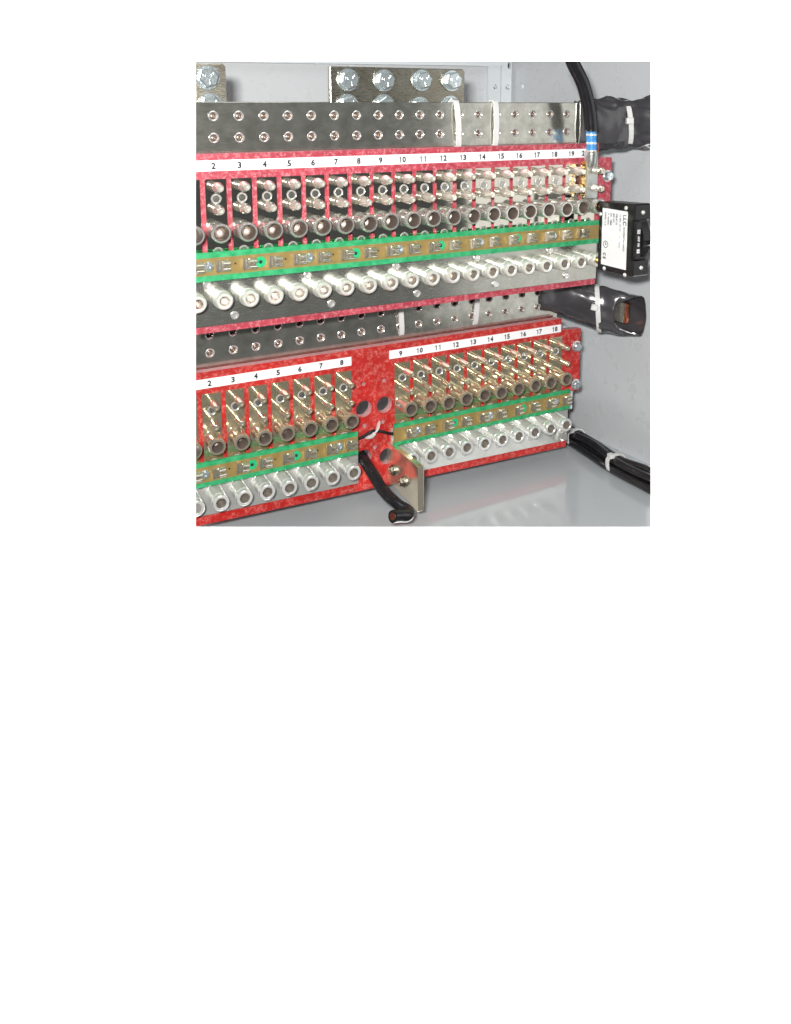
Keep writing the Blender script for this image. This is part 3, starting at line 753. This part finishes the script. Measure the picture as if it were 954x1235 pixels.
obj('printed_text', text_bm('AMP 100', 0.17, 0.006, (0, 0, -1), (1, 0, 0), 'CENTER', 0.75), M_print, (19.78, Y0 - 0.026, -3.74), bk)
for z in (-2.486, -5.08): obj('terminal_stud', lathe([(0.16, 0), (0.16, -1.0), (0, -1.0)], 16), M_brass, (20, -0.55, z), bk, 40)

# ------------------------------------------------------------------ tinned tab bar and the cut cable on the lower panel's bare middle
tb = thing('tab_bar', 'upright tinned tab bar jutting forward from the bare middle of the lower panel', 'tab bar', (10.45, 2, -16))
bm = bmesh.new()
hs = [circle(-0.95, -14.82, 0.12), circle(0.35, -14.86, 0.12)]
prof = sheet([(-2.28, -13.55), (0.98, -13.50), (0.98, -15.58), (0.86, -15.66), (-2.28, -15.5)], [], 0, 0.30)
for v in prof.verts:                                      # stand the sheet in the YZ plane
    x, y, z = v.co; v.co = Vector((10.24 + y, -x, z + 0.0))
bmesh.ops.recalc_face_normals(prof, faces=prof.faces[:])
obj('bar', prof, M_bar, (0, 0, 0), tb, None, None, 0.04)
TB = to_mesh('bolt', hex_bolt(0.20, 0.10, 0.27), M_term, 30)
for y, z in ((1.45, -14.62), (0.42, -14.75)): put('bolt', TB, (10.24, y, z), tb, (0, 0, R(-90)))
cc = thing('cut_cable', 'short black cable hooked back on itself with its copper end showing', 'cable', (9.2, 1, -15))
path = smooth_path([(9.02, 3.6, -13.9), (9.04, 2.5, -14.12), (9.06, 1.6, -14.40), (9.16, 0.5, -14.92), (9.38, -0.45, -15.22), (9.62, -0.85, -15.36),
                    (9.70, -1.10, -15.42), (9.50, -1.32, -15.42), (9.1, -1.42, -15.28), (8.70, -1.55, -15.16)], 7)
obj('jacket', hose(path, 0.27, 16), M_black, (0, 0, 0), cc, 60)
e = path[-1]; d = (path[-1] - path[-2]).normalized()
obj('copper_core', hose([e - d * 0.05, e + d * 0.02], 0.16, 12), M_copper, (0, 0, 0), cc, 50)
wire = obj('thin_wire', hose(smooth_path([(8.2, 2.12, -13.1), (8.83, 2.1, -13.0), (9.2, 2.08, -12.86), (9.46, 2.06, -12.78), (9.9, 2.08, -12.9), (10.3, 2.1, -13.08), (10.7, 2.12, -13.2)], 6), 0.075, 10), M_black, (0, 0, 0), None, 60)
tag(wire, 'thin black wire crossing the bare red middle between two green boards', 'wire')
wt = thing('cable_tie', 'small white cable tie holding the thin wire to the red board', 'cable tie', (9.45, 2.1, -12.8), 'white cable ties')
obj('strap', ribbon(smooth_path([(9.86, 2.34, -12.5), (9.80, 2.2, -12.52), (9.62, 1.98, -12.70), (9.36, 1.98, -12.98), (9.22, 2.2, -13.10), (9.20, 2.34, -13.12)], 5), (0.6, 0, 0.7), 0.17, 0.06), M_nylon, (0, 0, 0), wt)

# ------------------------------------------------------------------ cable bundle along the foot of the side wall
zf = FZ
rows = [(22.9, 0.27, 0.0), (22.45, 0.27, 0.1), (22.68, 0.72, -0.1), (23.05, 0.62, 0.2)]
wav = [((0, .05, .0), (.05, 0, .06), (0, 0, 0), (0.05, 0, 0), (0, 0, 0.0), (0, 0, 0.1)), ]
base = [(22.5, 8.0), (22.6, 5.4), (22.62, 3.9), (22.5, 2.0), (22.36, 0.0), (22.45, -1.9), (22.6, -3.6)]
for i, (dx, dz, w) in enumerate(((-0.20, 0.23, 0.0), (0.24, 0.23, 0.05), (0.02, 0.62, 0.12), (0.40, 0.58, 0.20))):
    pts = []
    for k, (x, y) in enumerate(base):
        tied = (2 <= k <= 2) or k == 4
        wob = 0 if tied else w * math.sin(k * 2.1 + i)
        pts.append((x + dx + wob, y, zf + dz + (0 if tied else abs(wob) * (0.8 if i > 1 else 0))))
    cb = obj('power_cable', hose(smooth_path(pts, 8), 0.225, 14), M_black, (0, 0, 0), None, 60, (1,))
    tag(cb, ('black cable lying on the floor at the outer side of the tied bundle', 'black cable lying on the floor at the wall side of the tied bundle',
             'black cable resting on top of the tied bundle\'s outer pair', 'loosely wavy black cable on top of the bundle nearest the wall')[i], 'cable', 'black cables tied in a bundle')
for lab, (x, y) in (('white cable tie on the bundle, the one just behind the lower panel\'s last socket', (22.68, 3.75)),
                    ('white cable tie halfway along the bundle on the floor', (22.42, 0.05))):
    axis = Vector((-0.05, -1, 0)); s = Vector((1, 0, 0))
    lp = [Vector((x + 0.10 + 0.60 * math.copysign(abs(math.cos(a)) ** 0.7, math.cos(a)), y + 0.12 * math.sin(a), zf + 0.45 + 0.42 * math.copysign(abs(math.sin(a)) ** 0.7, math.sin(a)))) for a in [2 * math.pi * k / 28 for k in range(28)]]
    tie(lab, lp, axis, (x - 0.22, y + 0.05, zf + 0.90), (0, 0, 1), 0.22, None, 0.34)

# ------------------------------------------------------------------ render settings
cy = SC.cycles
cy.max_bounces = 10; cy.glossy_bounces = 8; cy.diffuse_bounces = 4
cy.caustics_reflective = True; cy.blur_glossy = 0.12; cy.sample_clamp_indirect = 30.0
cy.use_denoising = True
cy.use_guiding = True; cy.use_surface_guiding = True; cy.surface_guiding_probability = 0.5
